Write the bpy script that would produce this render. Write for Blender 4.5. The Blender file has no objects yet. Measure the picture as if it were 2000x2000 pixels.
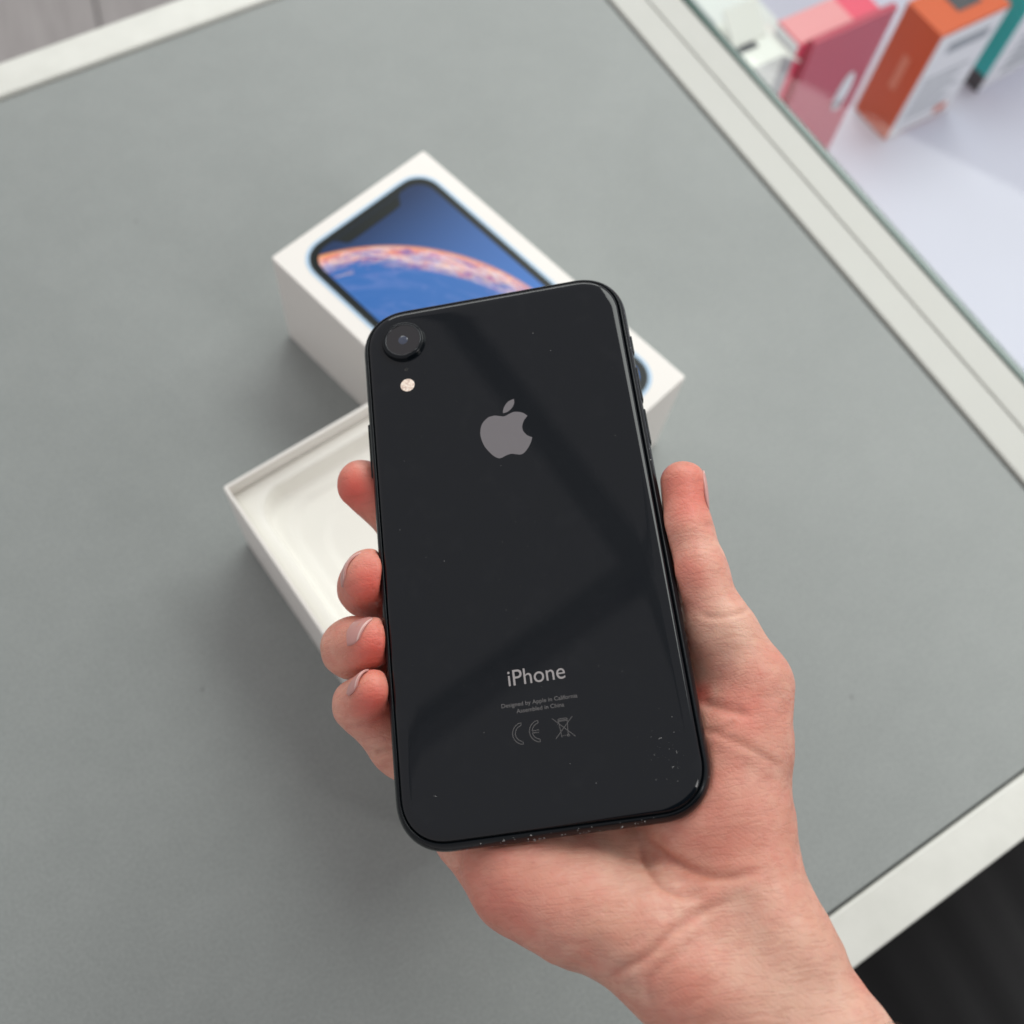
import bpy, math, random
import numpy as np
from mathutils import Matrix, Vector

random.seed(7)
rng = np.random.default_rng(7)
MM = 0.001
scene = bpy.context.scene
COL = scene.collection

# ------------------------------------------------------------------ camera
CAM_RIGHT = (0.98290889, 0.16885507, 0.07333543)
CAM_UP = (-0.18409270, 0.90155206, 0.39155301)
CAM_FWD = (0.00000000, 0.39836145, -0.91722852)
CAM_POS = (0.0, 0.0, 0.43760477)
cam_data = bpy.data.cameras.new("camera")
cam = bpy.data.objects.new("camera", cam_data)
COL.objects.link(cam)
cam.matrix_world = Matrix((
    (CAM_RIGHT[0], CAM_UP[0], -CAM_FWD[0], CAM_POS[0]),
    (CAM_RIGHT[1], CAM_UP[1], -CAM_FWD[1], CAM_POS[1]),
    (CAM_RIGHT[2], CAM_UP[2], -CAM_FWD[2], CAM_POS[2]),
    (0, 0, 0, 1)))
cam_data.sensor_fit = 'HORIZONTAL'
cam_data.sensor_width = 36.0
cam_data.lens = 2024.78 / 2000 * 36.0
cam_data.clip_start = 0.01
cam_data.clip_end = 50
cam_data.dof.use_dof = True
cam_data.dof.focus_distance = 0.266
cam_data.dof.aperture_fstop = 10.5
cam_data.dof.aperture_blades = 0
scene.camera = cam

# ------------------------------------------------------------------ world and lamps
world = bpy.data.worlds.new("World")
scene.world = world
world.use_nodes = True
bg = world.node_tree.nodes["Background"]
bg.inputs[0].default_value = (1.0, 0.95, 0.965, 1)
bg.inputs[1].default_value = 0.60

def area(name, pos, target, sx, sy, energy, color):
    d = bpy.data.lights.new(name, 'AREA')
    d.shape = 'RECTANGLE'; d.size = sx; d.size_y = sy
    d.energy = energy; d.color = color
    o = bpy.data.objects.new(name, d); COL.objects.link(o)
    o.location = pos
    o.rotation_euler = (Vector(target) - Vector(pos)).to_track_quat('-Z', 'Y').to_euler()
    return o

area("shop_ceiling_light", (0.70, 1.85, 2.1), (0.05, 0.2, 0.1), 2.2, 1.2, 45, (0.96, 1.0, 0.96))
area("side_window_light", (1.1, -0.36, 1.2), (0.05, 0.1, 0.15), 0.6, 0.9, 11, (1.0, 0.98, 0.96))
area("far_window_light", (-0.75, 2.2, 1.0), (0.0, 0.2, 0.15), 1.6, 0.5, 12, (0.97, 1.0, 0.97))

scene.view_settings.view_transform = 'Standard'
scene.view_settings.look = 'None'
scene.view_settings.exposure = 0.0
scene.view_settings.gamma = 1.0
scene.view_settings.use_curve_mapping = False
scene.render.engine = 'CYCLES'
scene.render.resolution_x = 1024
scene.render.resolution_y = 1024
scene.cycles.max_bounces = 8
scene.cycles.transparent_max_bounces = 12

# ------------------------------------------------------------------ helpers
def mesh_obj(name, verts, faces, mat, parent=None, smooth=False, scale=MM):
    me = bpy.data.meshes.new(name)
    me.from_pydata([(v[0]*scale, v[1]*scale, v[2]*scale) for v in verts], [], faces)
    me.materials.append(mat)
    if smooth:
        me.polygons.foreach_set("use_smooth", [True]*len(me.polygons))
    me.update()
    o = bpy.data.objects.new(name, me); COL.objects.link(o)
    if parent: o.parent = parent
    return o

def empty(name, mat=None):
    o = bpy.data.objects.new(name, None); COL.objects.link(o)
    o.empty_display_size = 0.02
    if mat is not None: o.matrix_world = mat
    return o

def tag(o, label, cat, group=None):
    o["label"] = label; o["category"] = cat
    if group: o["group"] = group
    return o

def bevel(o, w, seg=2):
    m = o.modifiers.new("bevel", 'BEVEL'); m.width = w*MM; m.segments = seg
    m.limit_method = 'ANGLE'; m.angle_limit = math.radians(40)
    m.harden_normals = False
    return o

def rrect(hw, hl, r, n=10, p=2.0, cx=0, cy=0):
    """rounded rectangle loop, counter-clockwise; p>2 gives a squircle corner"""
    pts = []
    for sx, sy, a0 in ((1, 1, 0), (-1, 1, 90), (-1, -1, 180), (1, -1, 270)):
        for i in range(n+1):
            a = math.radians(a0 + 90*i/n)
            c, s = math.cos(a), math.sin(a)
            x = math.copysign(abs(c)**(2/p), c)*r; y = math.copysign(abs(s)**(2/p), s)*r
            pts.append((cx + sx*(hw-r) + x, cy + sy*(hl-r) + y))
    return pts

def loft(loops, cap_first=False, cap_last=False):
    """loops: list of lists of 3D points, all of the same length"""
    n = len(loops[0]); V = [p for l in loops for p in l]; F = []
    for k in range(len(loops)-1):
        for i in range(n):
            j = (i+1) % n
            F.append((k*n+i, k*n+j, (k+1)*n+j, (k+1)*n+i))
    if cap_first: F.append(tuple(reversed(range(n))))
    if cap_last: F.append(tuple((len(loops)-1)*n+i for i in range(n)))
    return V, F

def box_vf(x0, x1, y0, y1, z0, z1):
    V = [(x0,y0,z0),(x1,y0,z0),(x1,y1,z0),(x0,y1,z0),(x0,y0,z1),(x1,y0,z1),(x1,y1,z1),(x0,y1,z1)]
    F = [(0,3,2,1),(4,5,6,7),(0,1,5,4),(1,2,6,5),(2,3,7,6),(3,0,4,7)]
    return V, F

def ribbon(paths, width, z0, z1):
    """flat strokes with a little thickness; paths: list of (points, closed)"""
    V, F = [], []
    for pts, closed in paths:
        n = len(pts); base = len(V)
        for i in range(n):
            if closed: a, b = pts[i-1], pts[(i+1) % n]
            else: a, b = pts[max(i-1, 0)], pts[min(i+1, n-1)]
            dx, dy = b[0]-a[0], b[1]-a[1]; l = math.hypot(dx, dy) or 1
            nx, ny = -dy/l*width/2, dx/l*width/2
            x, y = pts[i]
            V += [(x+nx, y+ny, z1), (x-nx, y-ny, z1), (x+nx, y+ny, z0), (x-nx, y-ny, z0)]
        for i in range(n if closed else n-1):
            a = base+4*i; b = base+4*((i+1) % n)
            F += [(a, a+1, b+1, b), (a+2, a, b, b+2), (a+1, a+3, b+3, b+1)]
    return V, F

def catmull(pts, n=6, closed=True):
    out = []; N = len(pts)
    for i in range(N if closed else N-1):
        g = (lambda k: pts[k % N]) if closed else (lambda k: pts[min(max(k, 0), N-1)])
        p0, p1, p2, p3 = g(i-1), g(i), g(i+1), g(i+2)
        for k in range(n):
            t = k/n
            out.append(tuple(0.5*((2*p1[d]) + (-p0[d]+p2[d])*t + (2*p0[d]-5*p1[d]+4*p2[d]-p3[d])*t*t
                             + (-p0[d]+3*p1[d]-3*p2[d]+p3[d])*t**3) for d in range(len(p1))))
    if not closed: out.append(tuple(pts[-1]))
    return out

# ------------------------------------------------------------------ materials
def principled(name, color, rough=0.5, metal=0.0, spec=0.5, coat=0.0):
    m = bpy.data.materials.new(name); m.use_nodes = True
    b = m.node_tree.nodes["Principled BSDF"]
    b.inputs["Base Color"].default_value = (*color, 1)
    b.inputs["Roughness"].default_value = rough
    b.inputs["Metallic"].default_value = metal
    b.inputs["Specular IOR Level"].default_value = spec
    b.inputs["Coat Weight"].default_value = coat
    return m

class NT:
    """tiny helper for node trees"""
    def __init__(s, m): s.m = m; s.t = m.node_tree; s.b = s.t.nodes["Principled BSDF"]
    def node(s, typ, **kw):
        n = s.t.nodes.new(typ)
        for k, v in kw.items():
            if k in n.inputs and not hasattr(type(n), k): n.inputs[k].default_value = v
            else:
                try: setattr(n, k, v)
                except AttributeError: n.inputs[k].default_value = v
        return n
    def link(s, a, b): s.t.links.new(a, b)
    def coords(s, scale=(1, 1, 1), kind="Object"):
        c = s.node("ShaderNodeTexCoord"); mp = s.node("ShaderNodeMapping")
        mp.inputs["Scale"].default_value = scale
        s.link(c.outputs[kind], mp.inputs["Vector"]); return mp.outputs["Vector"]
    def noise(s, vec, scale, detail=4, rough=0.5, dist=0.0):
        n = s.node("ShaderNodeTexNoise")
        n.inputs["Scale"].default_value = scale; n.inputs["Detail"].default_value = detail
        n.inputs["Roughness"].default_value = rough; n.inputs["Distortion"].default_value = dist
        s.link(vec, n.inputs["Vector"]); return n.outputs["Fac"]
    def ramp(s, fac, stops, interp='LINEAR'):
        r = s.node("ShaderNodeValToRGB"); r.color_ramp.interpolation = interp
        el = r.color_ramp.elements
        while len(el) < len(stops): el.new(0.5)
        for e_, (p, c) in zip(el, stops): e_.position = p; e_.color = (*c, 1)
        s.link(fac, r.inputs["Fac"]); return r.outputs["Color"]
    def mix(s, fac, a, b, mode='MIX'):
        n = s.node("ShaderNodeMix"); n.data_type = 'RGBA'; n.blend_type = mode
        for sock, val in ((n.inputs[0], fac), (n.inputs[6], a), (n.inputs[7], b)):
            if hasattr(val, "is_linked"): s.link(val, sock)
            elif isinstance(val, (int, float)): sock.default_value = val
            else: sock.default_value = (*val, 1)
        return n.outputs[2]
    def math(s, op, a, b=0.0, c=0.0):
        n = s.node("ShaderNodeMath"); n.operation = op
        for sock, val in zip(n.inputs, (a, b, c)):
            if hasattr(val, "is_linked"): s.link(val, sock)
            else: sock.default_value = val
        return n.outputs[0]
    def bump(s, h, strength, dist=0.0005, normal=None):
        n = s.node("ShaderNodeBump"); n.inputs["Strength"].default_value = strength
        n.inputs["Distance"].default_value = dist
        s.link(h, n.inputs["Height"])
        if normal is not None: s.link(normal, n.inputs["Normal"])
        return n.outputs["Normal"]

def mat_counter():
    m = principled("counter_laminate", (0.3, 0.32, 0.3), 0.42, spec=0.28); t = NT(m)
    v = t.coords(); big = t.noise(v, 5, 3, .5); fine = t.noise(v, 900, 2, .6)
    sv = t.coords((300, 60, 1)); streak = t.noise(sv, 4, 3, .6); mid = t.noise(v, 60, 5, .65)
    c = t.ramp(big, [(.3, (.244, .268, .260)), (.7, (.268, .293, .284))])
    c = t.mix(.16, c, t.ramp(fine, [(.3, (.12, .12, .12)), (.7, (.55, .56, .55))]), 'MIX')
    c = t.mix(.025, c, t.ramp(mid, [(.4, (.1, .1, .1)), (.65, (.6, .6, .6))]))
    sp_ = t.node("ShaderNodeTexVoronoi"); sp_.inputs["Scale"].default_value = 42; t.link(v, sp_.inputs["Vector"])
    rare = t.math('MULTIPLY', t.math('LESS_THAN', sp_.outputs["Distance"], .05), t.math('GREATER_THAN', t.noise(v, 14, 2), .60))
    c = t.mix(t.math('MULTIPLY', rare, .4), c, (.10, .10, .10))
    t.link(c, t.b.inputs["Base Color"])
    t.link(t.math('ADD', t.math('MULTIPLY_ADD', mid, .10, .22), t.math('MULTIPLY', t.noise(v, 7, 4, .6, .8), .42)), t.b.inputs["Roughness"])
    t.link(t.bump(fine, .15, .0002), t.b.inputs["Normal"]); return m

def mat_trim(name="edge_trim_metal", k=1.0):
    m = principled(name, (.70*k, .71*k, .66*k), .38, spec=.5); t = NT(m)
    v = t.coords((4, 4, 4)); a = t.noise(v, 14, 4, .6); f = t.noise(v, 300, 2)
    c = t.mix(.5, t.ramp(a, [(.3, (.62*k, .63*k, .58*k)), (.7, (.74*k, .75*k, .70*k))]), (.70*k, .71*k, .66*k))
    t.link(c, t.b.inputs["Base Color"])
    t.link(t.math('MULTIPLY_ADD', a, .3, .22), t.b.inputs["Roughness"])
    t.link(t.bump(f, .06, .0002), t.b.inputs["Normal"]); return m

def mat_card(name="white_card", col=(.80, .78, .74), rough=.5):
    m = principled(name, col, rough, spec=.4); t = NT(m)
    v = t.coords(); f = t.noise(v, 700, 3, .6); g = t.noise(v, 25, 3)
    t.link(t.mix(.06, col, t.ramp(g, [(.3, (.6, .58, .54)), (.7, (.95, .95, .93))])), t.b.inputs["Base Color"])
    t.link(t.bump(f, .12, .0002), t.b.inputs["Normal"]); return m

def mat_glass_back():
    m = principled("black_back_glass", (.006, .0065, .0075), .03, spec=.37); t = NT(m)
    v = t.coords(); a = t.noise(v, 25, 4, .6, .6); b = t.noise(v, 160, 3, .6)
    t.link(t.math('MULTIPLY_ADD', a, .05, .02), t.b.inputs["Roughness"])
    t.link(t.mix(t.ramp(b, [(.55, (0, 0, 0)), (.8, (1, 1, 1))]), (.003, .005, .0075), (.0055, .0075, .010)), t.b.inputs["Base Color"])
    return m

def mat_frame():
    m = principled("black_anodised_frame", (.004, .006, .008), .20, metal=.0, spec=.22); t = NT(m)
    v = t.coords(); s = t.noise(v, 420, 2, .5); w = t.noise(v, 60, 2, .5)
    return m

def mat_skin():
    m = principled("hand_skin", (.62, .34, .25), .42, spec=.4); t = NT(m)
    v = t.coords()
    big = t.noise(v, 55, 4, .6); med = t.noise(v, 190, 4, .6); vor = t.node("ShaderNodeTexVoronoi")
    vor.feature = 'DISTANCE_TO_EDGE'
    vs = t.coords((1.0, 0.62, 1.0)); vor.inputs["Scale"].default_value = 780
    wn = t.node("ShaderNodeTexNoise"); wn.inputs["Scale"].default_value = 300
    t.link(vs, wn.inputs["Vector"])
    wv = t.node("ShaderNodeVectorMath"); wv.operation = 'MULTIPLY_ADD'
    t.link(wn.outputs["Color"], wv.inputs[0]); wv.inputs[1].default_value = (.0016,)*3; t.link(vs, wv.inputs[2])
    t.link(wv.outputs[0], vor.inputs["Vector"])
    at = t.node("ShaderNodeAttribute"); at.attribute_name = "blush"
    ck = t.node("ShaderNodeAttribute"); ck.attribute_name = "crease"
    pk = t.node("ShaderNodeAttribute"); pk.attribute_name = "pale"
    base = t.ramp(big, [(.30, (.60, .280, .200)), (.5, (.66, .350, .262)), (.72, (.72, .45, .345))])
    base = t.mix(t.math('MULTIPLY', t.ramp(med, [(.42, (0, 0, 0)), (.70, (1, 1, 1))]), .5), base, (.62, .215, .165))
    base = t.mix(t.math('MULTIPLY', pk.outputs["Fac"], .6), base, (.74, .47, .355))
    base = t.mix(at.outputs["Fac"], base, (.70, .135, .10))
    base = t.mix(t.math('MULTIPLY', ck.outputs["Fac"], .55), base, (.40, .12, .075))
    t.link(base, t.b.inputs["Base Color"])
    t.b.inputs["Subsurface Weight"].default_value = .35
    t.b.inputs["Subsurface Radius"].default_value = (1.0, .35, .18)
    t.b.inputs["Subsurface Scale"].default_value = .0028
    # ridges: fine friction lines that curve with a warped coordinate
    wave = t.node("ShaderNodeTexWave"); wave.wave_type = 'BANDS'; wave.bands_direction = 'DIAGONAL'
    wave.inputs["Scale"].default_value = 420; wave.inputs["Distortion"].default_value = 6
    wave.inputs["Detail"].default_value = 1; wave.inputs["Detail Scale"].default_value = .12
    t.link(v, wave.inputs["Vector"])
    def lines(rot, sc):
        c_ = t.node("ShaderNodeTexCoord"); mp = t.node("ShaderNodeMapping")
        mp.inputs["Rotation"].default_value = (0, 0, math.radians(rot)); mp.inputs["Scale"].default_value = sc
        t.link(c_.outputs["Object"], mp.inputs["Vector"])
        return t.ramp(t.noise(mp.outputs["Vector"], 1, 3, .55, .8), [(.36, (0, 0, 0)), (.47, (1, 1, 1)), (.75, (1, 1, 1))])
    l1 = lines(35, (130, 800, 300)); l2 = lines(-28, (120, 620, 300))
    ll = t.math('MULTIPLY', l1, l2)
    n0 = t.bump(ll, .22, .0004)
    base = t.mix(t.math('MULTIPLY_ADD', ll, -.16, .16), base, (.42, .13, .09))
    t.link(base, t.b.inputs["Base Color"])
    n1 = t.bump(t.ramp(vor.outputs["Distance"], [(0, (0, 0, 0)), (.12, (1, 1, 1))]), .17, .0002, n0)
    n2 = t.bump(wave.outputs["Fac"], .08, .00016, n1)
    n3 = t.bump(med, .36, .0006, n2)
    t.link(n3, t.b.inputs["Normal"])
    t.link(t.math('MULTIPLY_ADD', med, .25, .34), t.b.inputs["Roughness"])
    return m

M_COUNTER = mat_counter(); M_TRIM = mat_trim(k=.95); M_TRIM2 = mat_trim('darker_trim_metal', .64); M_CARD = mat_card()  # second trim is the same finish in a darker tone
M_CARD_IN = mat_card("moulded_paper", (.84, .83, .77), .65)
M_BACK = mat_glass_back(); M_FRAME = mat_frame(); M_SKIN = mat_skin()
M_BLACK = principled("dark_gap", (.02, .02, .018), .7)
M_SEAM = principled("black_seam", (.002, .002, .002), .6)
M_MARK = principled("mirror_grey_mark", (.22, .21, .22), .22, metal=.55)
M_PRINT = principled("grey_lettering", (.34, .32, .32), .35, metal=.2)
M_FINE = principled("fine_grey_lettering", (.12, .115, .115), .4, metal=.1)
M_LENS = principled("lens_glass", (.004, .004, .006), .04, spec=.6, coat=.5)
M_RING = principled("lens_ring_metal", (.05, .053, .056), .22, metal=.9)
M_FLASH = principled("flash_diffuser", (.85, .70, .58), .35)
M_DUST = principled("dust", (.7, .7, .68), .8)
M_NAIL = principled("nail", (.58, .29, .26), .30, spec=.5)
M_NAIL_TIP = principled("nail_free_edge", (.72, .50, .45), .4)

# ------------------------------------------------------------------ counter (local axes: x along the long front edge, y away)
ANG = 0.72770528
ROT = Matrix.Rotation(ANG, 4, 'Z')
def en(e_, n_, z=0.0):
    c, s = math.cos(ANG), math.sin(ANG)
    return Vector(((e_*c - n_*s)*MM, (e_*s + n_*c)*MM, z*MM))
def framed(name, e_, n_, z=0.0, rot=0.0):
    return empty(name, Matrix.Translation(en(e_, n_, z)) @ Matrix.Rotation(ANG+rot, 4, 'Z'))

counter = framed("counter", 0, 0, -40)
tag(counter, "grey laminate counter top with pale metal edge trim under the boxes", "counter")
bevel(mesh_obj("top_panel", *box_vf(-700, 348.0, -71.8, 478.9, 10, 40), M_COUNTER, counter), .6)
mesh_obj("shadow_gap", *box_vf(-700, 364, -82, 495, 2, 38.2), M_BLACK, counter)
def trim(x0, x1, y0, y1, h=41.4, parent=None, z0=0, b=1.2, name="edge_trim", mat=None):
    return bevel(mesh_obj(name, *box_vf(x0, x1, y0, y1, z0, h), mat or M_TRIM, parent or counter), b, 3)
trim(-700, 368.7, 480.1, 502, 42.0)
trim(-700, 368.7, -93, -72.9, 41.6)
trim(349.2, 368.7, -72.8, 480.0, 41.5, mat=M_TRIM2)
V, F = box_vf(-698, 366, -91, 500, -900, 1.9)
mesh_obj("cabinet_body", V, F, principled("cabinet_body_white", (.6, .6, .57), .5), counter)

# ------------------------------------------------------------------ glass display case to the right
case = framed("display_case", 369.0, -300, -252)
tag(case, "glass-topped display case with pale frame beside the grey counter", "display case")
SH = 252
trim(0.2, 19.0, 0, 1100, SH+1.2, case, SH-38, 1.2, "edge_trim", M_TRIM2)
def thin_glass():
    m = bpy.data.materials.new("clear_glass_pane"); m.use_nodes = True
    nt = m.node_tree; nt.nodes.clear()
    out = nt.nodes.new("ShaderNodeOutputMaterial"); mx = nt.nodes.new("ShaderNodeMixShader")
    tr = nt.nodes.new("ShaderNodeBsdfTransparent"); gl = nt.nodes.new("ShaderNodeBsdfGlossy")
    fr = nt.nodes.new("ShaderNodeFresnel"); fr.inputs[0].default_value = 1.30
    tr.inputs[0].default_value = (.95, .97, .96, 1); gl.inputs["Roughness"].default_value = .02
    ge = nt.nodes.new("ShaderNodeNewGeometry"); mu = nt.nodes.new("ShaderNodeMath"); mu.operation = 'MULTIPLY'
    iv = nt.nodes.new("ShaderNodeMath"); iv.operation = 'SUBTRACT'; iv.inputs[0].default_value = 1.0
    nt.links.new(ge.outputs["Backfacing"], iv.inputs[1]); nt.links.new(iv.outputs[0], mu.inputs[0])
    nt.links.new(fr.outputs[0], mu.inputs[1]); nt.links.new(mu.outputs[0], mx.inputs[0]); nt.links.new(tr.outputs[0], mx.inputs[1])
    nt.links.new(gl.outputs[0], mx.inputs[2]); nt.links.new(mx.outputs[0], out.inputs[0]); return m
M_GLASS = thin_glass()
mesh_obj("glass_pane", *box_vf(24.2, 800, 0, 1100, SH-5, SH+1.6), M_GLASS, case)
bevel(mesh_obj("glass_edge", *box_vf(19.4, 24.0, 0, 1100, SH-5, SH+1.7), principled("green_glass_edge", (.035, .085, .07), .12, spec=.7), case), .6)
M_SHELF = principled("case_shelf_white", (.56, .54, .66), .4)
mesh_obj("shelf", *box_vf(0, 800, 0, 1100, -16, 0), M_SHELF, case)
M_CASEWALL = principled("case_wall_white", (.72, .73, .72), .5)
mesh_obj("side_wall", *box_vf(0, 3, 0, 1100, 0.2, SH-40), M_CASEWALL, case)
mesh_obj("back_wall", *box_vf(3.2, 800, 1096, 1100, 0.2, SH-8), M_CASEWALL, case)
mesh_obj("case_base", *box_vf(0, 800, 0, 1100, -648, -17), M_CASEWALL, case)
led = bpy.data.lights.new("led_strip_light", 'AREA'); led.shape = 'RECTANGLE'; led.size = .9; led.size_y = .012
led.energy = .10; led.color = (.96, .97, 1.0)
lo = bpy.data.objects.new("led_strip_light", led); COL.objects.link(lo)
lo.matrix_world = Matrix.Translation(en(398, 240, -14)) @ Matrix.Rotation(ANG+math.pi/2, 4, 'Z') @ Matrix.Rotation(math.radians(-38), 4, 'X')

# goods in the case
def carton(name, label, e0, e1, n0, n1, h, mat, rot=0.0, z=-252, b=.8, group=None):
    ce, cn = (e0+e1)/2, (n0+n1)/2
    r = framed(name, ce, cn, z+.3, rot)
    tag(r, label, "box", group)
    bevel(mesh_obj("carton", *box_vf(e0-ce, e1-ce, n0-cn, n1-cn, 0, h), mat, r), b)
    return r, (e0-ce, e1-ce, n0-cn, n1-cn, h)
M_ORANGE = principled("orange_print", (.66, .10, .02), .35)
M_WHITEP = principled("white_print", (.78, .77, .82), .4)
M_GREYP = principled("grey_print", (.30, .32, .36), .5)
M_CRIMSON = principled("crimson_print", (.50, .055, .10), .3)
M_PINK = principled("lit_pink", (.80, .30, .32), .4)  # paler pink for the brightly lit part of the pink box
M_HOT = principled("hot_pink_print", (.80, .07, .14), .4)
M_TEAL = principled("teal_print", (.0, .52, .53), .4)
M_DARKP = principled("dark_print", (.05, .05, .06), .5)

r, (a0, a1, b0, b1, h) = carton("orange_box", "upright orange box with white text panel inside the display case", 674, 750, 361, 403, 114, M_ORANGE)
mesh_obj("text_panel", *box_vf(a0+1.5, a1-1.5, b0-.5, b0-.1, 2, h-3), M_WHITEP, r)
for i in range(7):
    mesh_obj("text_line", *box_vf(a0+10, a1-random.uniform(12, 36), b0-.8, b0-.55, 20+i*7, 22+i*7), M_GREYP, r)
mesh_obj("photo_patch", *box_vf(a0+18, a1-12, b0-.8, b0-.55, 88, 99), M_GREYP, r)
mesh_obj("orange_patch", *box_vf(a1-24, a1-10, b0-.85, b0-.5, 8, 16), M_ORANGE, r)
mesh_obj("brand_strip", *box_vf(a0-.5, a0-.1, b0+15, b0+22, 45, 78), principled("pale_orange_print", (.78, .28, .16), .4), r)
mesh_obj("top_patch", *box_vf(a0+30, a1-20, b0+14, b1-8, h+.1, h+.5), M_DARKP, r)

r, (a0, a1, b0, b1, h) = carton("crimson_box", "dark crimson box with white oval sticker left of the orange box", 540, 621, 376, 382, 151, M_CRIMSON)
ov = [(a1-20+9*math.cos(t)*.8, 0, 78+20*math.sin(t)) for t in [k*math.pi/14 for k in range(28)]]
V, F = loft([[(x, b0-.2, z) for x, _, z in ov], [(x, b0-.7, z) for x, _, z in ov]], False, True)
mesh_obj("oval_sticker", V, F, M_WHITEP, r)
mesh_obj("sticker_print", *box_vf(a1-26, a1-17, b0-1.1, b0-.75, 62, 70), M_GREYP, r)

r, (a0, a1, b0, b1, h) = carton("pink_box", "pink box standing behind the crimson box, its top painted pale as brightly lit", 533, 612, 383, 410, 147, M_HOT)
mesh_obj("lit_top", *box_vf(a0+.8, a0+52, b0+.8, b1-.8, h-.2, h+.5), M_PINK, r)  # strong light on the top, painted in as a paler pink
mesh_obj("pale_end", *box_vf(a0-.5, a0+.2, b0+.8, b1-.8, 30, h-1), M_WHITEP, r)
r, (a0, a1, b0, b1, h) = carton("white_box", "small white open box nearest the case's green glass edge", 483, 516, 380, 427, 149, M_CARD)
mesh_obj("die_cut_hole", *box_vf(a0+4, a0+20, b0+15, b0+21, h-.2, h+.5), M_DARKP, r)
fl_ = mesh_obj("folded_flap", *box_vf(0, 30, 0, 26, 0, 1.2), M_CARD, r); fl_.location = ((a0+2)*MM, (b0+22)*MM, h*MM); fl_.rotation_euler = (math.radians(38), 0, 0)
fl_ = mesh_obj("folded_flap", *box_vf(0, 26, 0, 40, 0, 1.2), M_CARD, r); fl_.location = ((a1-1)*MM, b0*MM, (h-2)*MM); fl_.rotation_euler = (0, math.radians(34), 0)
r, (a0, a1, b0, b1, h) = carton("teal_box", "white box with teal end and grey foot right of the orange box", 788, 890, 366, 394, 128, M_WHITEP, rot=.05)
mesh_obj("teal_end", *box_vf(a0-.6, a0-.1, b0, b1, 18, h-.5), M_TEAL, r)
mesh_obj("grey_foot", *box_vf(a0-.7, a0-.1, b0-.2, b1, .5, 18), M_DARKP, r)
for i in range(5):
    mesh_obj("text_line", *box_vf(a0+22, a1-random.uniform(6, 30), b0-.7, b0-.1, 14+i*9, 17+i*9), M_GREYP, r)
mesh_obj("photo_patch", *box_vf(a0+26, a1-16, b0-.7, b0-.1, 66, 82), M_DARKP, r)
r, (a0, a1, b0, b1, h) = carton("grey_carton", "low pale grey box behind the white box at the case's far end", 495, 590, 445, 540, 90, M_CASEWALL)
mesh_obj("lid_seam", *box_vf(a0+44, a0+46, b0+.5, b1-.5, h+.1, h+.4), M_GREYP, r)

# ------------------------------------------------------------------ floor planks beyond the counter
floor = empty("floor", Matrix.Translation((-.75, 1.35, -.94)) @ Matrix.Rotation(math.radians(-64), 4, 'Z'))
floor["kind"] = "structure"
def mat_plank():
    m = principled("grey_wood_plank", (.33, .31, .30), .5); t = NT(m)
    v = t.coords((1.2, 14, 1)); a = t.noise(v, 6, 5, .6, .5)
    oi = t.node("ShaderNodeObjectInfo")
    c = t.ramp(a, [(.3, (.27, .255, .25)), (.7, (.37, .35, .345))])
    t.link(t.mix(t.math('MULTIPLY', oi.outputs["Random"], .25), c, (.22, .20, .20)), t.b.inputs["Base Color"]); return m
M_PLANK = mat_plank()
mesh_obj("subfloor", *box_vf(-3000, 3000, -3000, 3000, -30, -3), principled("subfloor_dark", (.08, .075, .07), .8), floor)
pv, pf = box_vf(-640, 640, -93, 93, -3, 12)
pm = None
for row in range(-6, 7):
    for k in range(-1, 2):
        if pm is None:
            o = mesh_obj("plank", pv, pf, M_PLANK, floor); bevel(o, 2, 1); pm = o
        else:
            o = pm.copy(); COL.objects.link(o); o.parent = floor
        o.location = ((k*1284 + (row % 3)*420)*MM, row*189*MM, 0)

# ------------------------------------------------------------------ two unseen beams added overhead to put dark bands in the phone's reflection
M_BEAM = principled("added_beam_paint", (.66, .65, .66), .6)
for (ax_, ay_), (bx_, by_), bw in (
    ((-1.532, 1.818), (-0.272, 0.421), 0.085),
    ((-0.127, 1.141), (-1.394, 0.048), 0.045),
):
    dx, dy = bx_-ax_, by_-ay_; ln_ = math.hypot(dx, dy)
    o = mesh_obj("added_beam", *box_vf(-ln_*500, ln_*500, -bw*500, bw*500, 0, 160), M_BEAM)
    o.location = ((ax_+bx_)/2, (ay_+by_)/2, 2.4 + bw*.3); o.rotation_euler = (0, 0, math.atan2(dy, dx)); o["kind"] = "structure"

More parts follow.
